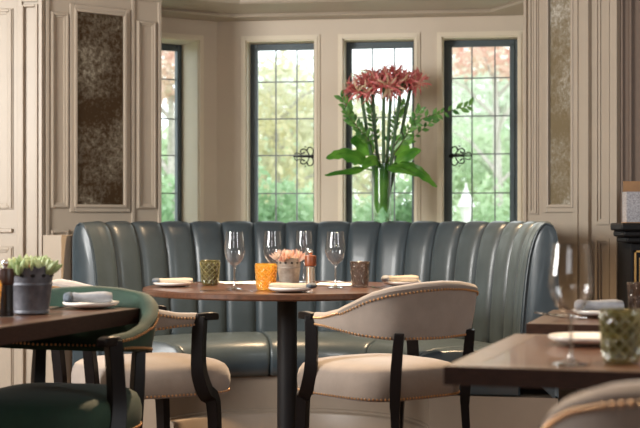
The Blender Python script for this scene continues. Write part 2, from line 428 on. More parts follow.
# ---- panel mouldings on the jambs and front walls
mb = MB()
def zz(ln, px, py): return ln.z(px, py)
mb = MB()
J1.box(mb, J1.a(45), J1.a(48.5), 0, Z1, -.06, .012)
J1.mould(mb, J1.a(49.5), J1.a(68.5), 1.08, 2.02, .028)
J1.mould(mb, J1.a(49.5), J1.a(68.5), .18, .98, .028)
J1.box(mb, J1.a(131), J1.a(134), 0, Z1, 0, .010)
J1.mould(mb, J1.a(136), J1.a(155.5), 1.08, 2.02, .024)
J1.mould(mb, J1.a(136), J1.a(155.5), .18, .98, .024)
J1.box(mb, J1.a(157.5), J1.a(160.4), 0, Z1, -.05, .012)
J1.box(mb, J1.a(45), J1.a(160), 2.12, 2.18, 0, .02); J1.box(mb, J1.a(45), J1.a(160), 2.18, 2.26, 0, .045)
struct(mb.build('trim_left_jamb', PAINT, smooth=False, bevel=.0025))
mb = MB()
J2.box(mb, J2.a(525.5), J2.a(528), 0, Z1, -.05, .014)
J2.mould(mb, J2.a(530), J2.a(539), 1.05, 2.10, .028)
J2.box(mb, J2.a(576.5), J2.a(591.5), 0, Z1, 0, .022)
J2.box(mb, J2.a(579), J2.a(582), 0, Z1, .02, .030)
J2.mould(mb, J2.a(596), J2.a(612.5), 1.0, 2.2, .03)
J2.mould(mb, J2.a(596), J2.a(612.5), .2, .95, .03)
J2.box(mb, J2.a(613), J2.a(620), 0, Z1, 0, .022)
struct(mb.build('trim_right_jamb', PAINT, smooth=False, bevel=.0025))
mb = MB()
F1.box(mb, F1.a(20), F1.a(45.3), 0, Z1, 0, .02)
F1.frame(mb, F1.a(20), F1.a(44.5), 0.12, 2.08, .022, .02, .034)
F1.frame(mb, F1.a(24), F1.a(40.5), 0.16, 2.045, .012, .02, .045)
F1.mould(mb, F1.a(-90), F1.a(13.5), 1.075, 2.035, .03)
F1.mould(mb, F1.a(-90), F1.a(13.5), .18, .90, .03)
F1.box(mb, F1.a(-90), F1.a(13), .965, .985, 0, .02)
F1.box(mb, F1.a(-140), F1.a(45), 0, .14, 0, .034)
struct(mb.build('trim_left_front', PAINT, smooth=False, bevel=.003))
mb = MB()
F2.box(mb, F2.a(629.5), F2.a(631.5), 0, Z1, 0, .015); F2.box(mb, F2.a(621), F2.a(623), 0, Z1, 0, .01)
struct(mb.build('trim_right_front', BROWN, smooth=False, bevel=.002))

# ---- foxed mirrors
def foxed(ln, p0, p1, zb, zt, mat, label):
    a0, a1 = ln.a(p0), ln.a(p1)
    r = thing('foxed_mirror', label, 'mirror', ln.pt((a0+a1)/2, 0, zb))
    mb = MB(); ln.box(mb, a0+.004, a1-.004, zb, zt, .002, .008); mb.build('mirror_glass', mat, r, smooth=False, world=True)
    mb = MB(); w = .024
    ln.frame(mb, a0-w*.6, a1+w*.6, zb-w*.6, zt+w*.6, w*.62, .0015, .022)
    ln.frame(mb, a0-w*1.5, a1+w*1.5, zb-w*1.5, zt+w*1.5, w, .0015, .013)
    mb.build('mirror_frame', PAINT, r, smooth=False, bevel=.003, world=True)
foxed(J1, 75.5, 122.5, 1.10, 2.03, MIRL, 'dark brown foxed mirror panel set in the left wall above the banquette')
foxed(J2, 551, 573.5, 1.095, 2.045, MIRR, 'narrow golden foxed mirror panel in the wall right of the windows')

# ------------------------------------------------------------------ banquette
BC = Vector((-.136, 5.93)); A0 = math.radians(-62.8); A1 = math.radians(102)
def pol(r, t, z): return Vector((BC.x+r*math.sin(t), BC.y+r*math.cos(t), z))
ban = thing('banquette', 'curved teal grey leather banquette with fluted back below the windows', 'sofa', (BC.x, BC.y, 0))
S0 = -0.94034611; DT = 0.15108983
prof = [(.985, .40), (.985, .50), (.990, .60), (.998, .70), (1.008, .80), (1.020, .88), (1.036, .94), (1.052, .978), (1.066, .998), (1.080, 1.008), (1.093, 1.008), (1.106, 1.000), (1.118, .982), (1.127, .955), (1.131, .92), (1.131, .70), (1.131, .40), (1.131, .30)]
bulge_w = [1, 1, 1, 1, 1, .95, .85, .75, .6]+[.45, .3, .2, .1, 0, 0, 0, 0, 0]
def nrm(i):
    a = Vector(prof[max(i-1, 0)]); b = Vector(prof[min(i+1, len(prof)-1)]); d = (b-a).normalized(); return Vector((-d.y, d.x))
ts = []
t = A0; ks = math.floor((A0-S0)/DT)
seams = [S0+k*DT for k in range(0, 18)]
edges = [A0]+seams+[A1]
PS = [0, .012, .035, .07, .12, .19, .28, .39, .5, .61, .72, .81, .88, .93, .965, .988]
SUB = len(PS)
rows = []
for e in range(len(edges)-1):
    for k in range(SUB):
        ts.append((edges[e]+(edges[e+1]-edges[e])*PS[k], PS[k], e))
ts.append((A1, 0, len(edges)-1))
center = (1.06, .5)
def brow(t, b, shrink=0.0):
    row = []
    for i, (r, z) in enumerate(prof):
        n = nrm(i); o = b*bulge_w[i]
        rr = r+n.x*o; zz_ = z+n.y*o
        if shrink:
            rr = rr+(1.06-rr)*min(1, shrink/.075*1.0) if i not in () else rr
            if z > .9: zz_ = zz_-shrink*.9*((z-.9)/.1)
        row.append(pol(rr, t, zz_))
    return row
rows.append(brow(A0-.002, 0.0, .022)); rows.append(brow(A0+.004, 0.004, .012)); 
for (t, p, e) in ts[1:-1]:
    last = (e in (0, len(edges)-2))
    b = .028*(1-abs(2*p-1)**4.5)
    if e == 0: b = .028*(1-max(0, 2*p-1)**4.5) if p > .5 else .021*(.6+.8*p)
    if e == len(edges)-2: b = .028*(1-max(0, 1-2*p)**4.5) if p < .5 else .021*(1.4-.8*p)
    rows.append(brow(t, b))
rows.append(brow(A1-.004, .004, .012)); rows.append(brow(A1+.002, 0, .022))
mb = MB(); mb.grid(rows, closed_v=True, caps=True)
mb.build('backrest', LEATHER, ban, world=True, angle=60)
# seam piping at the two ends
for tt in (A0, A1):
    mb = MB(); mb.tube([pol(r-.004, tt, z) for r, z in prof[:12]], .0045, 6); mb.build('end_piping', LEATHER, ban, world=True)
for sm_ in seams:
    mb = MB(); mb.tube([pol(r-.0025*bulge_w[i]-.001, sm_, z+(.001 if i > 6 else 0)) for i, (r, z) in enumerate(prof[:12])], .0022, 5); mb.build('channel_seam', LEATHERSEAM, ban, world=True)
# seat cushions
cush = [A0, math.radians(-59), math.radians(-10), math.radians(39), math.radians(88), A1]
sp = [(.975, .30), (.975, .455), (.955, .474), (.90, .482), (.80, .488), (.70, .486), (.62, .478), (.575, .463), (.549, .440), (.538, .405), (.538, .36), (.548, .325), (.57, .302)]
for i in range(len(cush)-1):
    a, b = cush[i]+.003, cush[i+1]-.003; n = max(3, int((b-a)/.05)); rows = []
    def row(t, s):
        cx, cz = .76, .39
        return [pol(cx+(r-cx)*(1-s*.6), t, cz+(z-cz)*(1-s*2.0)) for r, z in sp]
    rows.append(row(a, .055)); rows.append(row(a+.008, .018))
    for k in range(n+1): rows.append(row(a+.025+(b-a-.05)*k/n if b-a > .12 else a+.012+(b-a-.024)*k/n, 0))
    rows.append(row(b-.008, .018)); rows.append(row(b, .055))
    mb = MB(); mb.grid(rows, closed_v=True, caps=True); mb.build('seat_cushion', LEATHER, ban, world=True, angle=50)
# painted plinth with skirting
pp = [(1.128, 0.002), (1.128, .298), (1.0, .298), (.60, .298), (.60, .150), (.594, .145), (.594, .136), (.580, .128), (.575, .118), (.575, 0.002)]
rows = [[pol(r, A0+(A1-A0)*k/48, z) for r, z in pp] for k in range(49)]
mb = MB(); mb.grid(rows, closed_v=True, caps=True); mb.build('plinth', PLINTH, ban, world=True, angle=30)
# boxing and window ledge behind the banquette
mb = MB()
rows = [[pol(r, math.radians(-66+(100+66)*k/40), z) for r, z in ((1.145, 0), (1.145, .955), (1.245, .955), (1.245, 0))] for k in range(41)]
rows = [rw for k, rw in enumerate(rows) if k <= 5]
mb.grid(rows, closed_v=True, caps=True); struct(mb.build('trim_boxing', PAINT, angle=30, smooth=False))
mb = MB()
inner = [pol(1.15, math.radians(-34+(68+34)*k/24), 0) for k in range(25)]
outer_pts = [Vector((-.79, 7.12)), Vector((-.96, 7.50)), Vector((-.573, 7.78)), Vector((1.2, 7.515)), Vector((1.34, 7.0)), Vector((.98, 6.60))]
vs = [(p.x, p.y, .95) for p in inner]+[(p.x, p.y, .95) for p in reversed(outer_pts)]
nv = len(vs); vs += [(x, y, .92) for x, y, _ in vs]
fs = [tuple(range(nv)), tuple(reversed(range(nv, 2*nv)))]+[(i, (i+1) % nv, nv+(i+1) % nv, nv+i) for i in range(nv)]
mb.add(vs, fs); struct(mb.build('trim_window_ledge', REVEAL, smooth=False))

# ------------------------------------------------------------------ armchair
def make_chair(label, group, fab, pipe):
    t = thing('armchair', label, 'chair', group=group)
    plan = cr([(-.243, .165, 0), (-.262, .07, 0), (-.268, -.03, 0), (-.252, -.13, 0), (-.195, -.212, 0), (-.10, -.246, 0), (0, -.254, 0),
               (.10, -.246, 0), (.195, -.212, 0), (.252, -.13, 0), (.268, -.03, 0), (.262, .07, 0), (.243, .165, 0)], 61)
    n = len(plan)
    us = [k/(n-1) for k in range(n)]
    def ztop(u): u = min(u, 1-u); return interp([0, .08, .16, .22, .28, .34, .42, .5], [.708, .713, .730, .757, .788, .808, .820, .824], u)
    def zbot(u): u = min(u, 1-u); return interp([0, .08, .16, .24, .34, .5], [.664, .663, .655, .643, .633, .630], u)
    def th(u): u = min(u, 1-u); return interp([0, .1, .25, .5], [.030, .036, .048, .052], u)
    def frame(i):
        d = (plan[min(i+1, n-1)]-plan[max(i-1, 0)]).normalized(); return Vector((d.y, -d.x, 0))  # outward?
    rows = []; ups = []; los = []; ins = []
    for i in range(n):
        u = us[i]; o = frame(i)
        if o.dot(plan[i]-Vector((0, .05, 0))) < 0: o = -o
        zt, zb, w = ztop(u), zbot(u), th(u)
        k = min(u, 1-u); lean = interp([0, .2, .5], [0, .02, .038], k)
        def pt(off, z): f = (z-zb)/(zt-zb); q = plan[i]+o*(off+lean*f); return Vector((q.x, q.y, z))
        h = zt-zb; b = min(.014, h*.3)
        mid = zb+h*.5
        row = [pt(-.002, zb), pt(.0, zb+b*.6), pt(.003, mid), pt(.0, zt-b*1.6), pt(.003, zt-b), pt(-w*.15, zt-b*.25), pt(-w*.5, zt), pt(-w*.85, zt-b*.3), pt(-w, zt-b), pt(-w-.002, mid), pt(-w, zb+b), pt(-w*.8, zb), ]
        rows.append(row)
        ups.append((pt(.0035, zt-max(b*1.35, .010)-(.008 if h > .08 else 0)), o)); los.append((pt(.001, zb+.006), o)); ins.append((pt(-w-.0015, zb+b+.004), -o))
    # rounded ends
    def shrink(row, k):
        c = sum(row, Vector((0, 0, 0)))/len(row); return [c+(p-c)*k for p in row]
    f = Vector((0, .006, 0))
    rows = [[p+f for p in shrink(rows[0], .8)]]+rows+[[p+f for p in shrink(rows[-1], .8)]]
    mb = MB(); mb.grid(rows, closed_v=True, caps=True)
    bk = mb.build('backrest', fab, t, angle=55)
    def studs(seq, sp=.0145, r=.0044):
        acc = 0
        for i in range(len(seq)-1):
            (p, o), (q, o2) = seq[i], seq[i+1]; L = (q-p).length; 
            while acc < L:
                c = p.lerp(q, acc/L); oo = o.lerp(o2, acc/L); mb.ball(c+oo*.0005, r, 6, 4); acc += sp
            acc -= L
    for sq in (ups, los, ins):
        mb = MB(); studs(sq); mb.build('nailhead_trim', BRASS, bk)
    # upholstered seat
    def seatout(s, z):
        pts = []
        N = 48
        for k in range(N):
            a = 2*PI*k/N; ca, sa = math.cos(a), math.sin(a); e = 2/3.8
            x = abs(ca)**e*(1 if ca > 0 else -1); y = abs(sa)**e*(1 if sa > 0 else -1)
            hw = .232+.026*(y+1)/2
            yy = .028+(.302 if y > 0 else .215)*y+(0.012*(1-x*x) if y > 0 else 0)
            pts.append(Vector((x*hw*s, .028+(yy-.028)*s, z)))
        return pts
    lv = [(.90, .425), (.985, .427), (1.0, .435), (1.016, .460), (1.016, .485), (.995, .506), (.955, .523), (.88, .534), (.72, .543), (.45, .549), (.2, .551), (.04, .552)]
    mb = MB(); mb.grid([seatout(s, z) for s, z in lv], closed_v=True, caps=True)
    st = mb.build('seat', fab, t, angle=60)
    mb = MB(); base = seatout(1.004, .435); base.append(base[0])
    seq = []
    for i, p in enumerate(base): o = Vector((p.x, p.y-.028, 0)).normalized(); seq.append((p, o))
    studs(seq, .0145)
    mb.build('nailhead_trim', BRASS, st)
    # legs
    for sx in (-1, 1):
        mb = MB()
        mb.tube(cr([(sx*.244, .168, .697), (sx*.248, .160, .60), (sx*.252, .160, .51), (sx*.252, .185, .44), (sx*.240, .222, .40), (sx*.236, .232, .2), (sx*.232, .236, .001)], 22),
                [.030, .031, .031, .031, .031, .031, .032, .033, .034, .034, .034, .033, .032, .031, .030, .029, .028, .027, .027, .026, .025, .024], 4, ref=(1, 1, 0))
        mb.build('front_leg', DARKWOOD, t, angle=30, bevel=.002)
        mb = MB()
        secs = [(.245, .148, .694, .016, .010), (.244, .155, .694, .0185, .0125), (.243, .185, .696, .0185, .013), (.240, .215, .697, .018, .013), (.237, .234, .695, .017, .012), (.236, .241, .694, .014, .009)]
        mb.grid([[Vector((sx*x+dx*w_, y, z+dz*h_)) for dx, dz in ((-1, -1), (1, -1), (1, 1), (-1, 1))] for x, y, z, w_, h_ in secs], closed_v=True, caps=True)
        mb.build('arm_cap', DARKWOOD, t, angle=50, bevel=.004)
        mb = MB()
        mb.tube(cr([(sx*.172, -.236, .655), (sx*.172, -.222, .55), (sx*.170, -.212, .44), (sx*.170, -.213, .36), (sx*.176, -.232, .15), (sx*.182, -.262, .001)], 16),
                [.024, .025, .026, .027, .027, .027, .026, .025, .022, .021, .020, .019, .018, .018, .017, .017], 4, ref=(1, 1, 0))
        mb.build('rear_leg', DARKWOOD, t, angle=30, bevel=.002)
    for o in [t]+list(t.children)+[g for c_ in t.children for g in c_.children]:
        if o.type == 'MESH':
            for v_ in o.data.vertices: v_.co.x *= .925; v_.co.y *= .94
    return t
G = 'upholstered armchairs around the tables'
ch = make_chair('oatmeal velvet armchair with brass nailheads, right of the round table pedestal', G, CREAM, CREAM)
ch.location = (.245, 4.80, 0); ch.rotation_euler = (0, 0, math.radians(38))
c2 = dup(ch, (-.655, 4.86, 0), math.radians(-60), 'oatmeal velvet armchair left of the round table, behind the green chair', G)
c3 = dup(ch, (.585, 2.03, 0), math.radians(-5), 'blurred oatmeal velvet chair back in the lower right foreground', G)
cg = make_chair('bottle green velvet armchair with black arms at the left foreground table', G, GREEN, OLIVE)
cg.location = (-.745, 4.0, 0); cg.rotation_euler = (0, 0, math.radians(167))

# ------------------------------------------------------------------ tables
rt = thing('round_table', 'round dark walnut pedestal table in front of the banquette', 'table', (-.135, 5.75, 0))
mb = MB(); mb.lathe([(.001, .722), (.565, .722), (.585, .724), (.590, .729), (.590, .743), (.586, .749), (.578, .75), (.001, .75)], 96)
mb.build('tabletop', TABLEWOOD, rt, angle=30)
mb = MB(); mb.lathe([(.041, .03), (.041, .70), (.10, .705), (.12, .721)], 32, cap=True); mb.build('pedestal', STEELBLACK, rt, angle=30)
mb = MB(); mb.lathe([(.24, .002), (.25, .006), (.25, .014), (.06, .022), (.05, .035)], 48, cap=True); mb.build('base_plate', STEELBLACK, rt, angle=30)

def rect_table(label, corner, rz, lx, ly, zt, th=.036):
    "corner at local origin, top spans +x lx and +y ly"
    t = thing('restaurant_table', label, 'table', (corner[0], corner[1], 0), rz, 'rectangular dining tables')
    w = .055
    mb = MB(); mb.box(w, lx-w, w, ly-w, zt-th, zt-.0005); mb.build('tabletop', TABLEWOOD, t, smooth=False)
    mb = MB(); mb.box(0, lx, 0, w, zt-th, zt); mb.box(0, lx, ly-w, ly, zt-th, zt); mb.box(0, w, w, ly-w, zt-th, zt); mb.box(lx-w, lx, w, ly-w, zt-th, zt)
    mb.build('tabletop_border', TABLEBORDER, t, smooth=False)
    e = .004; mb = MB(); mb.box(-e, lx+e, -e, 0, zt-th-.001, zt-.001); mb.box(-e, lx+e, ly, ly+e, zt-th-.001, zt-.001); mb.box(-e, 0, 0, ly, zt-th-.001, zt-.001); mb.box(lx, lx+e, 0, ly, zt-th-.001, zt-.001)
    mb.build('edge_band', TABLEEDGE, t, smooth=False)
    m2 = Matrix.Translation((lx/2, ly/2, 0))
    mb = MB(); mb.lathe([(.038, .03), (.038, zt-th-.02), (.11, zt-th-.012), (.11, zt-th-.001)], 24, mat=m2, cap=True); mb.build('pedestal', STEELBLACK, t, angle=30)
    mb = MB(); mb.lathe([(.21, .002), (.22, .006), (.22, .014), (.05, .022), (.045, .035)], 32, mat=m2, cap=True); mb.build('base_plate', STEELBLACK, t, angle=30)
    return t
# left: back-right corner P, axis -r and +f
r_ = Vector((.954, -.3)); f_ = Vector((-.3, -.954)); P = Vector((-.532, 4.10))
LX, LY = .74, 1.15
Q = P-r_*LX+f_*LY
t1 = rect_table('dark walnut table in the left foreground holding a potted succulent', (Q.x, Q.y), math.atan2(-.3, .954), LX, LY, .765, .042)
# right near
th_ = math.atan2(-.120, .334)
t2 = rect_table('dark walnut table in the right foreground under the large wine glass', (.235, 2.61), math.radians(-17.5), .95, .78, .75, .034)
t3 = rect_table('dark walnut table at the right, behind the nearest right table', (.548, 3.69), math.radians(-16), .8, .60, .75, .034)

# ------------------------------------------------------------------ tableware
def wine_glass(label, loc, k=1.0):
    t = thing('wine_glass', label, 'glass', loc)
    p = [(.0345, .0005), (.0345, .0022), (.020, .0045), (.007, .009), (.0042, .018), (.0036, .045), (.0036, .080), (.0050, .090), (.015, .098), (.027, .110), (.036, .126), (.0412, .144), (.0415, .155), (.0405, .172), (.0375, .195), (.0345, .2215), (.0342, .2270), (.0332, .2270)]
    q = [(.0333, .2220), (.0365, .195), (.0395, .172), (.0405, .155), (.0402, .144), (.035, .127), (.026, .1115), (.014, .0995), (.0005, .096)]
    m = Matrix.Scale(k, 4)
    mb = MB(); mb.lathe([(.0005, .0005)]+p[:8], 32, mat=m); mb.build('stem_and_foot', STEMG, t, angle=60)
    mb = MB(); mb.lathe(p[7:]+q, 32, mat=m); mb.build('bowl', WGLASS, t, angle=60)
    return t
def tz(y, h=.27): # depth from base pixel row for something on a table top
    return F*h/(y-HZ)
def tp(px, D, z=.751): return ((px-320)/F*D, D, z)
GW = 'wine glasses on the round table'
wine_glass('wine glass standing alone at the left of the round table, beside the olive tumbler', tp(234.5, 5.50))
wine_glass('wine glass directly behind the amber tumbler, in front of the potted succulent', tp(272.5, 5.84))
wine_glass('wine glass standing between succulent pot and wooden pepper mill', tp(304, 6.14))
wine_glass('wine glass between the pepper mill and the smoky brown tumbler', tp(335.5, 5.62))
wine_glass('large blurred wine glass on the right foreground table', tp(571, 2.62), 1.0)

def tumbler(label, loc, mat, kind, ridge=None, r0=.034, r1=.042, h=.104):
    prof = []; n = 36
    for i in range(n+1):
        f = i/n; prof.append((r0+(r1-r0)*f, .004+(h-.004)*f))
    N = 96
    def rf(a, i, z):
        if i < 2 or i > n-2: return 0
        if kind == 'dimple':
            rr = int(z/h*5); return -.0028*max(0, math.sin(8*a+PI*(rr % 2)))*abs(math.sin(z/h*5*PI))
        s1 = math.sin(8*a+z/h*12); s2 = math.sin(8*a-z/h*12); return 0
    mb = MB()
    full = [(.0005, .001), (r0-.003, .001)]+prof+[(r1-.0015, h+.001), (r1-.003, h)]+[(r1-.0035-(r1-r0)*k/6, h-(h-.010)*k/6) for k in range(1, 7)]+[(.0005, .010)]
    mb.lathe(full, N, rf=lambda a, i, z: rf(a, i-2, z) if 2 <= i < 2+len(prof) else 0)
    t = thing('tumbler', label, 'glass', loc); mb.build('glass_body', mat, t, angle=60)
    if kind == 'diamond':
        mb = MB()
        for q in range(10):
            for sg in (1, -1):
                pts = []
                for k in range(13):
                    f = .08+.84*k/12; a = 2*PI*q/10+sg*f*2.6; r = r0+(r1-r0)*f+.0006; pts.append((r*math.cos(a), r*math.sin(a), .004+(h-.004)*f))
                mb.tube(pts, .0017, 5)
        for f in (.06, .94):
            r = r0+(r1-r0)*f+.0004; pts = [(r*math.cos(2*PI*k/32), r*math.sin(2*PI*k/32), .004+(h-.004)*f) for k in range(33)]; mb.tube(pts, .0013, 5)
        mb.build('cut_lattice', ridge or mat, t, angle=60)
    return t
tumbler('olive green cut glass tumbler on the left of the round table', tp(210, 5.86), OLIVEG, 'diamond', OLIVER)
tumbler('glowing amber cut glass tumbler near the front of the round table', tp(266, 5.44), AMBER, 'diamond', AMBERR, .036, .043, .103)
tumbler('smoky brown dimpled glass tumbler right of the centre of round table', tp(360, 5.72), SMOKE, 'dimple', None, .034, .042, .103)
tumbler('blurred olive green tumbler at the right edge of the foreground table', tp(621, 2.66), OLIVEG, 'diamond', OLIVER, .034, .040, .100)
tumbler('smoky tumbler at the far right on the further table', tp(640, 3.95), SMOKE, 'dimple', None, .032, .037, .095)
tumbler('amber tumbler at the left picture edge beside the dark pepper mill', tp(-16, 3.50, .766), AMBER, 'diamond', AMBERR)

def plate(label, loc, r=.085):
    k = r/.085
    mb = MB(); mb.lathe([(.0005, .001), (.046, .001), (.054, .0025), (.072, .0065), (.0835, .0125), (.0855, .0175), (.0842, .0195), (.070, .0145), (.050, .0075), (.0005, .0065)], 48, mat=Matrix.Scale(k, 4))
    o = mb.build('side_plate', CERAMIC, None, angle=60); o.location = loc
    return tag(o, label, 'plate', 'white side plates')
def napkin(label, loc, rz, L=.145, w=.036, h=.021, mat=None, endmat=None, flip=1):
    t = thing('folded_napkin', label, 'napkin', loc, rz, 'folded linen napkins on the side plates')
    mb = MB(); N = 20; rows = []
    def sec(x, s, hh=1.0):
        row = []
        for k in range(N):
            a = 2*PI*k/N; e = .75
            y = math.copysign(abs(math.cos(a))**e, math.cos(a))*w*s; z = math.copysign(abs(math.sin(a))**e, math.sin(a))*h*.5*s*hh
            z += .0015*math.sin(5*y/w+x*40)*(1 if math.sin(a) > 0 else 0)
            row.append(Vector((x, y*(1+.06*math.sin(x*45)), h*.5+z+.0004)))
        return row
    xs = [(-.5, .86), (-.485, .97), (-.3, 1.0), (-.1, 1.02), (.1, .98), (.3, 1.0), (.485, .95), (.5, .84)]
    rows = [sec(x*L, s, 1+.15*math.sin(x*7)) for x, s in xs]
    mb.grid(rows, closed_v=True, caps=True)
    # loose flap lying along the roll
    mb.grid([[Vector((x*L, yy*w, h*(.98+.10*math.sin(x*9+yy)) - .006*(abs(yy)**2))) for yy in (-.75, -.3, .1, .5)] for x in (-.46, -.2, 0, .2, .44)])
    mb.build('rolled_linen', mat or NAPKIN, t, angle=50)
    mb = MB(); rows = []
    for x, s in ((-.5, 1.02), (-.56, 1.15), (-.64, 1.05), (-.70, .8), (-.72, .4)):
        rows.append([p+Vector((0, .003*math.sin(7*p.y/w), .0)) for p in sec(x*L, s, 1.0)])
    rows = [[Vector((p.x*flip, p.y, max(p.z, -.001))) for p in r] for r in rows]
    mb.grid(rows, closed_v=True, caps=True)
    mb.build('gathered_end', endmat or SLATELINEN, t, angle=60)
    return t
zp = .751+.0148
plate('white side plate under a napkin at the left edge of round table', tp(173, 5.74), .082)
napkin('napkin tinted as warmly lit with slate end on the plate at round table left edge', tp(176, 5.74, zp), math.radians(6), .135, .034, .019)
plate('white side plate at the front of the round table, before the amber tumbler', tp(291, 5.30), .086)
napkin('napkin tinted as warmly lit with slate end on the front plate of the round table', tp(289, 5.30, zp), math.radians(172), .145, .036, .018)
plate('white side plate at the right of the round table, behind the chair back', tp(402, 5.83), .080)
napkin('napkin tinted as warmly lit on the plate at the right of the round table', tp(403, 5.83, zp), math.radians(5), .125, .034, .026, NAPKIN, GREYLINEN)
plate('white side plate with slate napkin on the left foreground table', tp(91, 4.09, .766), .082)
napkin('slate grey rolled napkin on the plate of the left foreground table', tp(92, 4.09, .766+.0148), math.radians(12), .115, .035, .030, GREYLINEN, SLATELINEN)
plate('white side plate behind the big wine glass on the right foreground table', tp(588, 3.06), .086)
plate('white side plate under a grey napkin on the further right table', tp(603, 3.95), .085)
napkin('grey rolled napkin on the plate of the further right table', tp(603, 3.95, .7658), math.radians(-4), .11, .034, .030, GREYLINEN, GREYLINEN)

def cutlery(kind, label, loc, rz, mat=CHROME, group='cutlery laid on the tables'):
    mb = MB()
    if kind == 'knife':
        mb.grid([[Vector((x, w, .002+h)), Vector((x, -w, .002+h)), Vector((x, -w, .001)), Vector((x, w, .001))] for x, w, h in ((-.1, .005, .003), (-.09, .0065, .004), (-.01, .006, .004), (0, .004, .003), (.02, .008, .001), (.08, .0085, .001), (.105, .003, .0008))], closed_v=True, caps=True)
    else:
        mb.grid([[Vector((x, w, .002+h+b)), Vector((x, -w, .002+h+b)), Vector((x, -w, b)), Vector((x, w, b))] for x, w, h, b in ((-.095, .006, .001, 0), (-.06, .005, .002, .001), (0, .003, .002, .005), (.04, .004, .002, .005), (.055, .011, .001, .002), (.068, .011, .001, .001))], closed_v=True, caps=True)
        for k in range(4):
            y = -.009+.006*k; mb.tube([(.066, y, .0022), (.085, y, .0018), (.102, y*.95, .005)], [.0017, .0015, .0008], 5)
    o = mb.build('table_'+kind, mat, None, angle=40); o.location = loc; o.rotation_euler = (0, 0, rz)
    return tag(o, label, kind, group)
cutlery('knife', 'steel knife lying in front of the left wine glass on round table', tp(226, 5.36, .7505), math.radians(8))
cutlery('fork', 'steel fork lying left of the olive tumbler on the round table', tp(195, 6.0, .7505), math.radians(20))
cutlery('knife', 'steel knife lying right of the smoky brown tumbler on round table', tp(373, 5.62, .7505), math.radians(-70))
cutlery('knife', 'steel knife lying in front of the right hand plate on round table', tp(392, 5.62, .7505), math.radians(-12))
cutlery('fork', 'steel fork lying behind the wine glass right of the pepper mill', tp(331, 6.10, .7505), math.radians(-14))
cutlery('fork', 'steel fork lying on the left foreground table beside its plate', tp(66, 4.06, .7655), math.radians(60))
cutlery('knife', 'steel knife lying at the left end of the further right table', tp(552, 3.98, .7505), math.radians(-72))
cutlery('fork', 'steel fork lying beside the big wine glass on further right table', tp(566, 3.93, .7505), math.radians(-72))

def sheet(label, c, rz, sx, sy):
    mb = MB(); N = 8
    top = [[Vector((-sx/2+sx*i/N, -sy/2+sy*j/N, .002+.0012*math.sin(i*.8+j))) for j in range(N+1)] for i in range(N+1)]
    mb.grid(top); mb.grid([[p-Vector((0, 0, .001)) for p in r] for r in top])
    o = mb.build('paper_menu', PAPER, None); o.location = c; o.rotation_euler = (0, 0, rz)
    return tag(o, label, 'menu', 'white paper menus on the round table')
sheet('white paper menu lying between the left wine glass and the banquette', tp(241, 6.07), math.radians(12), .17, .22)
sheet('white paper menu lying behind the wine glass right of the pepper mill', tp(335, 5.93), math.radians(-10), .17, .24)

# ---- pepper mills
def mill(label, loc, top, body, corn):
    t = thing('pepper_mill', label, 'pepper mill', loc)
    if corn:
        mb = MB(); mb.lathe([(.0215, .001), (.0225, .004), (.0225, .010), (.020, .011)], 28, cap=True); mb.build('metal_base', CHROME, t, angle=30)
        mb = MB(); mb.lathe([(.0195, .0115), (.0195, .082)], 20, cap=True, rf=lambda a, i, z: .0004*math.sin(9*a)); mb.build('body', STEELB, t, angle=40)
    else:
        mb = MB(); mb.lathe([(.023, .001), (.024, .004), (.022, .02), (.0215, .086)], 28, cap=True); mb.build('body', body, t, angle=40)
    mb = MB(); mb.lathe([(.021, .0845), (.0235, .087), (.0240, .092), (.0240, .122), (.022, .1275), (.012, .129)], 28, cap=True); mb.build('wooden_cap', top, t, angle=40)
    mb = MB(); mb.lathe([(.006, .1285), (.007, .1335)], 16, cap=True); mb.ball((0, 0, .142), .0108, 16, 10); mb.build('knob', CHROME, t)
mill('pepper mill with red brown wooden cap and steel body on round table', tp(310.5, 5.72), MILLWOOD, None, True)
mill('dark pepper mill with silver knob at the left edge of picture', tp(5, 3.72, .766), MILLDARK, MILLBLACK, False)

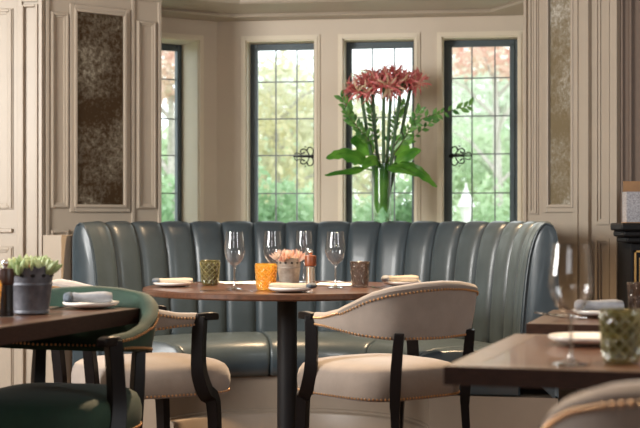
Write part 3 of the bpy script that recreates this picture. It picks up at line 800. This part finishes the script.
# ---- succulents in zinc pots
def succulent(label, loc, k, zinc, leaf, seed, fat=1.0):
    rnd = random.Random(seed)
    t = thing('potted_succulent', label, 'plant', loc)
    m = Matrix.Scale(k, 4)
    mb = MB(); N = 64
    pr = [(.0005, .001), (.043, .001), (.0445, .003), (.0445, .008), (.0432, .010), (.0505, .070), (.052, .072), (.052, .076), (.0508, .078), (.053, .092), (.0545, .104), (.0575, .115), (.0560, .1155), (.051, .095), (.049, .075)]
    def rf(a, i, z): return 0
    vs = []; 
    for i, (r, z) in enumerate(pr):
        for q in range(N):
            a = 2*PI*q/N; zz2 = z
            if i in (11, 12): zz2 += .006*abs(math.sin(a*6))-.002
            vs.append((r*math.cos(a), r*math.sin(a), zz2))
    fs = [(i*N+q, i*N+(q+1) % N, (i+1)*N+(q+1) % N, (i+1)*N+q) for i in range(len(pr)-1) for q in range(N)]
    mb.add(vs, fs, m); pot = mb.build('zinc_pot', zinc, t, angle=35)
    mb = MB()
    for q in range(12):
        a = 2*PI*(q+.5)/12; c = Vector((math.cos(a)*.0535, math.sin(a)*.0535, .096)); T = Matrix.Translation(c) @ Matrix.Rotation(a, 4, 'Z') @ Matrix.Diagonal((.25, 1, .7, 1))
        mb.ball((0, 0, 0), .0062, 10, 6, mat=m @ T)
    mb.build('punched_hole', HOLE, t)
    mb = MB(); mb.lathe([(.0005, .1), (.052, .098)], 24, mat=m); mb.build('soil', SOIL, t)
    mb = MB()
    for c in range(8):
        a = c*2.4; rr = .012*math.sqrt(c*2.2); cx, cy = rr*math.cos(a), rr*math.sin(a)
        for j in range(11):
            b = j*2.4+rnd.random(); el = .45+1.0*(j/11)+rnd.uniform(-.1, .1); L = (.050-.012*(j/11))*(1.25 if fat < 1 else 1)+rnd.uniform(-.003, .004)
            d = Vector((math.cos(b)*math.cos(el), math.sin(b)*math.cos(el), math.sin(el)))
            p0 = Vector((cx, cy, .098)); 
            d = (d+Vector((cx, cy, 0))*10).normalized()
            pts = [p0+d*L*f+Vector((0, 0, .006*f*f)) for f in (0, .3, .6, .85, 1)]
            mb.tube(pts, [.004*fat, .0085*fat, .0095*fat, .0055*fat, .0010], 7, mat=m, flat=.6)
    mb.build('succulent_leaves', leaf, t)
    mb = MB()
    for q, (a, rr) in enumerate(((-1.9, .046), (-1.45, .040))):
        mb = MB(); mb.ball((math.cos(a)*rr, math.sin(a)*rr, .117), .0055, 8, 6, mat=m)
        mb.build('orange_bud', ORANGE, t)
succulent('pale green succulent in a weathered grey zinc pot, left foreground table', tp(31.5, 3.84, .766), 1.10, ZINC, SUCC, 3)
succulent('succulent in a zinc pot with warm light in its colours, centre of round table', tp(289, 5.98), .95, ZINCLIT, SUCCLIT, 5, .62)

# ------------------------------------------------------------------ vase and flowers on the ledge
VX, VY, VZ = (382-320)/F*7.27, 7.27, .9505
mb = MB(); mb.lathe([(.0005, .001), (.047, .001), (.050, .006), (.050, .370), (.047, .370), (.046, .014), (.0005, .012)], 40)
v = mb.build('glass_vase', VASEG, None, angle=40); v.location = (VX, VY, VZ)
tag(v, 'tall clear cylinder vase on the window ledge behind the banquette', 'vase')
rnd = random.Random(11)
def W(px, py, dy=0): return at(px, py, VY+dy)
# curled leaves lining the vase
for i, (a0_, side) in enumerate(((-2.15, 'left'), (-.95, 'right'))):
    mb = MB(); rows = []
    for j in range(14):
        f = j/13; z = VZ+.105+.26*f; half = 1.35*math.sin(min(1, f*2.2+.12)*PI/2)*(1 if f < .75 else 1-.5*(f-.75)/.25)
        row = []
        for k in range(9):
            a = a0_+half*(k-4)/4; r = .0445-.002*abs(k-4)/4-.0035*i
            row.append(Vector((VX+r*math.cos(a), VY+r*math.sin(a), z+(.02*abs(k-4)/4 if f < .2 else 0))))
        rows.append(row)
    mb.grid(rows); o = mb.build('aspidistra_leaf', PHILO, None)
    tag(o, 'broad dark green leaf curled inside the %s half of the glass vase' % side, 'leaf', 'leaves lining the vase')

# flowers
def flower(i, base, head, lab, rad=.075, n=6):
    root = thing('nerine_flower', lab, 'flower', base, 0, 'pink flowers in the vase')
    b = Vector(base); h = Vector(head)-b
    mb = MB(); mb.tube(cr([(0, 0, 0), h*.35+Vector((.004, 0, 0)), h*.7, h], 10), .0095, 8); mb.build('stem', STEM, root)
    rr = random.Random(50+i)
    mp = MB(); mt = MB(); mg = MB()
    for k in range(n*2+1):
        # florets around the head
        a = k*2.399+rr.random()*.3; el = rr.uniform(-.15, .95) if k else 1.4
        d = Vector((math.cos(a)*math.cos(el), math.sin(a)*math.cos(el), math.sin(el)))
        c = h+d*rad*.42
        mg.tube([h, h+d*rad*.22, c], [.003, .0026, .004], 5)
        # petals
        up = Vector((0, 0, 1)); s1 = d.cross(up).normalized() if abs(d.z) < .95 else Vector((1, 0, 0)); s2 = s1.cross(d).normalized()
        for q in range(6):
            b2 = 2*PI*q/6+rr.random()*.5; rd = s1*math.cos(b2)+s2*math.sin(b2); L = rr.uniform(.050, .078)
            pts = [c, c+d*L*.45+rd*L*.30, c+d*L*.62+rd*L*.72, c+d*L*.52+rd*L*1.05+Vector((0, 0, -.004))]
            pts = cr(pts, 6); wv = d.cross(rd).normalized(); ws = [.0025, .0055, .0062, .0052, .0034, .0008]
            tgt = mp if rr.random() < (.95 if d.z > .1 else .65) else mt
            tgt.grid([[p-wv*w+d*.0012, p, p+wv*w+d*.0012] for p, w in zip(pts, ws)])
        for q in range(4):
            b2 = rr.random()*2*PI; rd = s1*math.cos(b2)+s2*math.sin(b2); L = rr.uniform(.05, .075)
            mt.tube(cr([c, c+d*L*.7+rd*L*.12, c+d*L+rd*L*.35+Vector((0, 0, .01))], 5), [.0011, .0010, .0009, .0009, .0016], 4)
    mp.build('petals', PETAL, root); mt.build('pale_petals', PETALTIP, root); mg.build('flower_stalks', STEM, root)
heads = [((375, 160), (361, 92), -.03, 'leftmost pink spidery flower of the bouquet'), ((378, 160), (372, 86), .03, 'pink spidery flower second from the left in the bouquet'),
         ((382, 160), (384, 88), -.05, 'front middle pink spidery flower of the bouquet'), ((384, 160), (392, 82), .04, 'tallest pink spidery flower, right of the bouquet centre'),
         ((387, 160), (401, 88), -.02, 'pink spidery flower second from the right in the bouquet'), ((390, 160), (411, 86), .03, 'rightmost pink flower, fading to cream beside the pier')]
for i, (b, h, dy, lab) in enumerate(heads):
    bb = W(382+(b[0]-382)*.55, 205, dy*.4); hh = W(h[0], h[1], dy)
    flower(i, bb, hh, lab, .085, 6)

# big leaves
def bigleaf(pts, width, lab, droop=0.0, fold=.25, flat=(0, -.35, 1), split=False):
    pts = cr(pts, 16); mb = MB(); rows = []; up = Vector(flat).normalized()
    for i, p in enumerate(pts):
        f = i/15; d = (pts[min(i+1, 15)]-pts[max(i-1, 0)]).normalized(); s = d.cross(up).normalized(); n = s.cross(d)
        if f < .28: w = .004
        else:
            g = (f-.28)/.72; w = width*(math.sin(PI*min(1, g**.62))**.8)*1.0+.002
            if split and int(g*9) % 2 == 1: w *= .78
        rows.append([p+s*w*k-n*abs(k)*w*fold+n*.004*math.sin(k*9+f*14) for k in (-1, -.6, -.3, 0, .3, .6, 1)])
    mb.grid(rows); 
    mb.tube([p-Vector((0, 0, .001)) for p in pts[:13]], [.0035]*5+[.0022]*8, 5)
    o = mb.build('philodendron_leaf', PHILO, None, angle=80)
    return tag(o, lab, 'leaf', 'large glossy leaves around the vase mouth')
bigleaf([W(378, 170, 0), W(364, 160, -.02), W(345, 153, -.05), W(326, 158, -.08)], .048, 'large pointed leaf reaching left from the vase mouth, upper one', split=True, flat=(0, -.9, .6))
bigleaf([W(378, 172, -.01), W(362, 168, -.05), W(345, 171, -.1), W(325, 175, -.13)], .032, 'slim leaf reaching furthest left, just below the upper left leaf', flat=(0, -.6, 1))
bigleaf([W(380, 168, .02), W(370, 152, .02), W(360, 142, .0), W(351, 141, -.03)], .050, 'upright rounded leaf left of the flower stems above the vase', flat=(0, -1, .2))
bigleaf([W(385, 168, 0), W(394, 152, -.02), W(404, 141, -.04), W(414, 136, -.06)], .050, 'leaf rising right of the flower stems towards the window', flat=(0, -1, .2), split=True)
bigleaf([W(387, 170, -.01), W(398, 160, -.05), W(411, 153, -.08), W(421, 150, -.1)], .042, 'bright leaf pointing right just above the drooping leaf', flat=(0, -.8, .6))
bigleaf([W(387, 170, -.03), W(402, 163, -.09), W(418, 170, -.13), W(437, 187, -.14)], .050, 'large drooping leaf hanging lowest on the right of the vase', flat=(.3, -.8, .7), split=True)
bigleaf([W(384, 170, -.02), W(390, 166, -.08), W(400, 168, -.13), W(416, 175, -.16)], .034, 'small dark leaf in front of the drooping right leaf', flat=(0, -.7, .7))
bigleaf([W(382, 168, -.03), W(378, 160, -.07), W(372, 160, -.1), W(362, 168, -.13)], .040, 'short leaf folded over the front of the vase mouth', flat=(0, -.8, .6))

def branch(pts, lab, nl=18, L=.035, seed=0):
    rr = random.Random(seed); root = thing('leafy_branch', lab, 'branch', pts[0], 0, 'leafy twigs in the bouquet')
    P_ = [Vector(p)-Vector(pts[0]) for p in pts]; Q_ = cr(P_, 24)
    mb = MB(); mb.tube(Q_, [.0026-.0016*k/23 for k in range(24)], 5); mb.build('twig', TWIG, root)
    mb = MB()
    for k in range(nl):
        f = .30+.70*k/(nl-1); i = min(22, int(f*23)); p = Q_[i].lerp(Q_[i+1], f*23-i); d = (Q_[i+1]-Q_[max(i-1, 0)]).normalized()
        sd = Vector((0, 0, 1)) if k % 2 else Vector((0, 0, -1))
        sd = (sd-d*sd.dot(d)).normalized() if abs(d.z) < .9 else Vector(((1 if k % 2 else -1), 0, 0))
        sd = (sd+Vector((rr.uniform(-.5, .5), rr.uniform(-.6, .6), rr.uniform(-.3, .3)))).normalized()
        dd = (d*.8+sd*.8).normalized(); w = dd.cross(Vector((rr.uniform(-.3, .3), -1, rr.uniform(-.3, .3)))).normalized(); l = L*rr.uniform(.7, 1.15)
        rows = [[p+dd*l*g-w*l*x, p+dd*l*g+Vector((0, -.002, 0)), p+dd*l*g+w*l*x] for g, x in ((0, .01), (.25, .17), (.5, .23), (.75, .15), (1, .005))]
        mb.grid(rows)
    mb.build('leaves', BRANCHLEAF, root)
branch([W(386, 165), W(398, 140, -.03), W(420, 120, -.05), W(445, 112, -.06), W(469, 106, -.08)], 'long leafy twig reaching right across the third window', 20, .050, 1)
branch([W(387, 165), W(402, 142, -.04), W(412, 124, -.05), W(420, 110, -.06)], 'short leafy twig rising at the right of the flowers', 15, .046, 2)
branch([W(378, 165), W(366, 140, -.03), W(352, 118, -.05), W(342, 98, -.06)], 'leafy twig rising to the left of the pink flowers', 22, .050, 3)
branch([W(380, 165), W(370, 142, -.05), W(358, 128, -.07), W(346, 112, -.09)], 'lower leafy twig left of the flower stems', 18, .048, 4)
branch([W(383, 165), W(390, 140, .03), W(397, 118, .05), W(404, 104, .06)], 'leafy twig standing behind the right flower stems', 22, .042, 5)
branch([W(388, 165), W(404, 146, .0), W(424, 128, .0), W(436, 118, -.02)], 'leafy twig lying just below the long right one', 14, .044, 6)
branch([W(381, 165), W(376, 140, .04), W(372, 118, .05), W(370, 106, .06)], 'leafy twig standing behind the left flower stems', 20, .04, 8)

# ------------------------------------------------------------------ fireplace with box
fp = thing('fireplace_surround', 'black fireplace surround with gilt edging at the right picture edge', 'fireplace', (1.6, 5.8, 0))
X0 = (618-320)/F*5.97
mb = MB(); mb.box(X0, X0+.13, 5.72, 5.98, .002, .93); mb.box(X0+.13, 2.5, 5.72, 5.88, .70, .93); mb.box(2.37, 2.5, 5.72, 5.84, .002, .70); mb.build('surround', BLACKPAINT, fp, world=True, smooth=False, bevel=.004)
mb = MB(); x1 = (610-320)/F*5.885
mb.box(x1, 2.54, 5.66, 5.885, .980, 1.012); mb.box(x1+.012, 2.53, 5.675, 5.885, .955, .980); mb.box(x1+.026, 2.52, 5.69, 5.885, .93, .955)
mb.build('mantel_shelf', BLACKPAINT, fp, world=True, smooth=True, bevel=.008)
mb = MB(); gx = (634.5-320)/F*5.71
for (a, b, z0, z1) in ((gx, gx+.008, .2, .90), (gx, gx+.075, .892, .90), (gx+.067, gx+.075, .2, .90)): mb.box(a, b, 5.712, 5.722, z0, z1)
mb.box(gx+.02, gx+.024, 5.714, 5.722, .22, .87)
mb.build('gilt_edging', GOLD, fp, world=True, smooth=False)
mb = MB(); mb.box(X0+.13, 2.37, 5.90, 5.91, .002, .70); mb.build('firebox_back', BLACKPAINT, fp, world=True, smooth=False)
bx = thing('open_box', 'open grey textured box with tan wooden back on the black mantel', 'box', ((640-320)/F*5.76, 5.76, 1.0125))
b0 = (625.5-320)/F*5.74
mb = MB(); mb.box(b0, b0+.16, 5.72, 5.726, 1.016, 1.140); mb.box(b0, b0+.006, 5.726, 5.80, 1.016, 1.140); mb.box(b0+.154, b0+.16, 5.726, 5.80, 1.016, 1.140); mb.build('box_sides', GLITTER, bx, world=True, smooth=False)
mb = MB(); mb.box(b0+.004, b0+.156, 5.80, 5.806, 1.016, 1.185); mb.build('back_board', TANWOOD, bx, world=True, smooth=False)
mb = MB(); mb.box(b0-.002, b0+.162, 5.717, 5.808, 1.0128, 1.0155); mb.build('bottom_board', TANWOOD, bx, world=True, smooth=False)

# ------------------------------------------------------------------ garden outside
mb = MB(); mb.box(-16, 18, 8.2, 40, -.12, -.02); g = mb.build('ground_lawn', GRASS, None, smooth=False); struct(g)
def foliage(n, rx, ry, rz, cz, leaf, seed, shell=.55):
    rr = random.Random(seed); mb = MB()
    for k in range(n):
        while True:
            p = Vector((rr.uniform(-1, 1), rr.uniform(-1, 1), rr.uniform(-1, 1)))
            if shell < p.length < 1: break
        q = Vector((p.x*rx, p.y*ry, p.z*rz))*(.82+.32*noise.noise(p*2.2+Vector((seed, 0, 0)))); q.z += cz
        if q.z < 0: continue
        a = Vector((rr.gauss(0, 1), rr.gauss(0, 1), rr.gauss(0, 1))).normalized(); b = a.cross(Vector((rr.gauss(0, 1), rr.gauss(0, 1), rr.gauss(0, 1)))).normalized()
        l = leaf*rr.uniform(.6, 1.2)
        mb.add([q-a*l, q+b*l*.4, q+a*l, q-b*l*.4], [(0, 1, 2, 3)])
    return mb
def shrub(x, y, h, w, mat, lab, seed, n=2600):
    t = thing('garden_shrub', lab, 'shrub', (x, y, -.02), 0, 'shrubs in the garden')
    foliage(n, w, w*.8, h*.55, h*.48, .055, seed, .3).build('foliage', mat, t, smooth=False)
    mb = MB()
    for k in range(5):
        a = k*1.3; mb.tube([(0, 0, 0), (math.cos(a)*w*.3, math.sin(a)*w*.3, h*.45)], [.02, .008], 6)
    mb.build('stem', BARK, t)
def tree(x, y, h, w, mat, lab, seed, n=3000, cz=None, leaf=.08, rz=None):
    t = thing('garden_tree', lab, 'tree', (x, y, -.02), 0, 'trees in the garden')
    cz = cz or h*.65
    foliage(n, w, w*.8, rz or h*.36, cz, leaf, seed, .15).build('crown', mat, t, smooth=False)
    mb = MB(); mb.tube([(0, 0, 0), (.05, 0, h*.3), (0, 0, h*.75)], [.10, .08, .03], 8)
    for k in range(7):
        a = k*2.4; z = h*(.35+.06*k); mb.tube([(0, 0, z), (math.cos(a)*w*.35, math.sin(a)*w*.3, z+h*.1), (math.cos(a)*w*.75, math.sin(a)*w*.6, z+h*.16)], [.035, .022, .008], 6)
    mb.build('trunk', BARK, t)
def gx_(px, D): return (px-320)/F*D
shrub(gx_(175, 13.4), 13.4, 1.6, .72, SHRUB, 'green shrub seen through the left bay window', 1)
shrub(gx_(262, 11.9), 11.9, 1.55, .55, SHRUB, 'green shrub low behind the left pane column of the first window', 2)
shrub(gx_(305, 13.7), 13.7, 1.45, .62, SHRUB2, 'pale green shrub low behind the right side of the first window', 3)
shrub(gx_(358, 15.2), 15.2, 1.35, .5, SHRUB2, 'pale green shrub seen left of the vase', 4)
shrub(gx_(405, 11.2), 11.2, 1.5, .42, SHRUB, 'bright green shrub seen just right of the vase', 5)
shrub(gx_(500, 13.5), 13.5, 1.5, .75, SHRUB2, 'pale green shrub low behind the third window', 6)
tree(gx_(275, 19), 19, 3.6, 1.2, AUTUMN, 'yellow leaved tree seen through the first window', 11, 2300, 2.2)
tree(gx_(170, 18), 18, 4.0, 1.1, REDLEAF, 'reddish leaved tree seen through the left bay window', 12, 1300, 3.0, rz=.55)
tree(gx_(372, 23), 23, 3.6, 1.3, AUTUMN, 'yellow leaved tree seen behind the pink flowers', 13, 1800, 2.0)
tree(gx_(495, 21), 21, 4.4, 1.3, REDLEAF, 'red leaved tree at the top of the third window', 14, 1100, 3.65, rz=.6)
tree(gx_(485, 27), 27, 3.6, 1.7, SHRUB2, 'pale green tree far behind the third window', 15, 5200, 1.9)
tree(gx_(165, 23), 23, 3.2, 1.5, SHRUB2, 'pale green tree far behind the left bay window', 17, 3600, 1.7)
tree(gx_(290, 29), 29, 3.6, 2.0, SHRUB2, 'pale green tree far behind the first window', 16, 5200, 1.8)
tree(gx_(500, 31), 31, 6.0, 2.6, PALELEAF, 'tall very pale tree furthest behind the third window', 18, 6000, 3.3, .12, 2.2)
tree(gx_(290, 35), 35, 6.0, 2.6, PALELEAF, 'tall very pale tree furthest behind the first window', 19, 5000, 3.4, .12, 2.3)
lm = thing('garden_lantern', 'white garden lantern on a post seen through the third window', 'lamp', (gx_(466, 11), 11, -.02))
mb = MB(); mb.lathe([(.025, 0), (.02, 1.0)], 12, cap=True); mb.build('post', WHITEMETAL, lm)
mb = MB(); mb.lathe([(.02, 1.0), (.03, 1.03), (.05, 1.14), (.052, 1.15)], 6, cap=True); mb.build('lantern_body', WHITEMETAL, lm, smooth=False)
mb = MB(); mb.lathe([(.07, 1.152), (.06, 1.17), (.012, 1.30), (.008, 1.34)], 6, cap=True); mb.build('lantern_roof', WHITEMETAL, lm, smooth=False)

# ------------------------------------------------------------------ light
w = bpy.data.worlds.new('overcast_sky'); bpy.context.scene.world = w; w.use_nodes = True
bg = w.node_tree.nodes['Background']; bg.inputs['Color'].default_value = (.93, .97, 1, 1); bg.inputs['Strength'].default_value = 2.7
def area(name, loc, tgt, sx, sy, power, col):
    l = bpy.data.lights.new(name, 'AREA'); l.shape = 'RECTANGLE'; l.size = sx; l.size_y = sy; l.energy = power; l.color = col
    o = bpy.data.objects.new(name, l); C.objects.link(o); o.location = loc
    o.rotation_euler = (Vector(tgt)-Vector(loc)).to_track_quat('-Z', 'Y').to_euler(); return o
def spot(name, loc, tgt, power, col, size, blend=.5, rad=.03):
    l = bpy.data.lights.new(name, 'SPOT'); l.energy = power; l.color = col; l.spot_size = math.radians(size); l.spot_blend = blend; l.shadow_soft_size = rad
    o = bpy.data.objects.new(name, l); C.objects.link(o); o.location = loc
    o.rotation_euler = (Vector(tgt)-Vector(loc)).to_track_quat('-Z', 'Y').to_euler(); return o
area('daylight_left_window', (-3.10, 3.9, 1.75), (.3, 6.4, 1.5), 2.0, 1.2, 270, (1, .985, .95))
area('daylight_front', (-1.2, -1.5, 2.1), (-.1, 6.6, 1.5), 2.0, 1.0, 28, (.95, .97, 1))
area('daylight_front_right', (2.6, 1.8, 1.9), (-.8, 6.4, 1.2), .9, 1.0, 30, (.86, .94, 1))
spot('downlight_over_round_table', (.05, 6.30, 2.46), (-.15, 5.4, .75), 480, (1, .70, .42), 100)
spot('downlight_over_right_tables', (.85, 2.75, 2.5), (.72, 2.5, .75), 150, (1, .74, .48), 90)
spot('downlight_over_left_table', (-1.0, 3.6, 2.5), (-.9, 3.9, .75), 40, (1, .80, .58), 90)
for k, (x, y, z) in enumerate(((1.7, .5, 1.75), (2.1, 1.1, 1.6), (1.3, -.4, 2.0))):  # unseen small lights added for warm glints in the glassware
    l = bpy.data.lights.new('warm_glint_light', 'POINT'); l.energy = 5; l.color = (1, .66, .34); l.shadow_soft_size = .035
    o = bpy.data.objects.new('warm_glint_light', l); C.objects.link(o); o.location = (x, y, z)

# ------------------------------------------------------------------ camera
cam = bpy.data.cameras.new('camera'); co = bpy.data.objects.new('camera', cam); C.objects.link(co)
co.location = (0, 0, EYE); co.rotation_euler = (PI/2, 0, 0)
cam.sensor_width = 36; cam.lens = F*36/640; cam.shift_y = (HZ-214)/640
cam.dof.use_dof = True; cam.dof.focus_distance = 5.2; cam.dof.aperture_fstop = 4.6
sc = bpy.context.scene; sc.camera = co
sc.view_settings.view_transform = 'Standard'; sc.view_settings.look = 'None'; sc.view_settings.gamma = 1; sc.view_settings.exposure = 0
sc.view_settings.use_curve_mapping = False
sc.cycles.use_denoising = True
sc.cycles.max_bounces = 10; sc.cycles.transparent_max_bounces = 24; sc.cycles.caustics_reflective = False; sc.cycles.caustics_refractive = False
sc.cycles.sample_clamp_indirect = 6
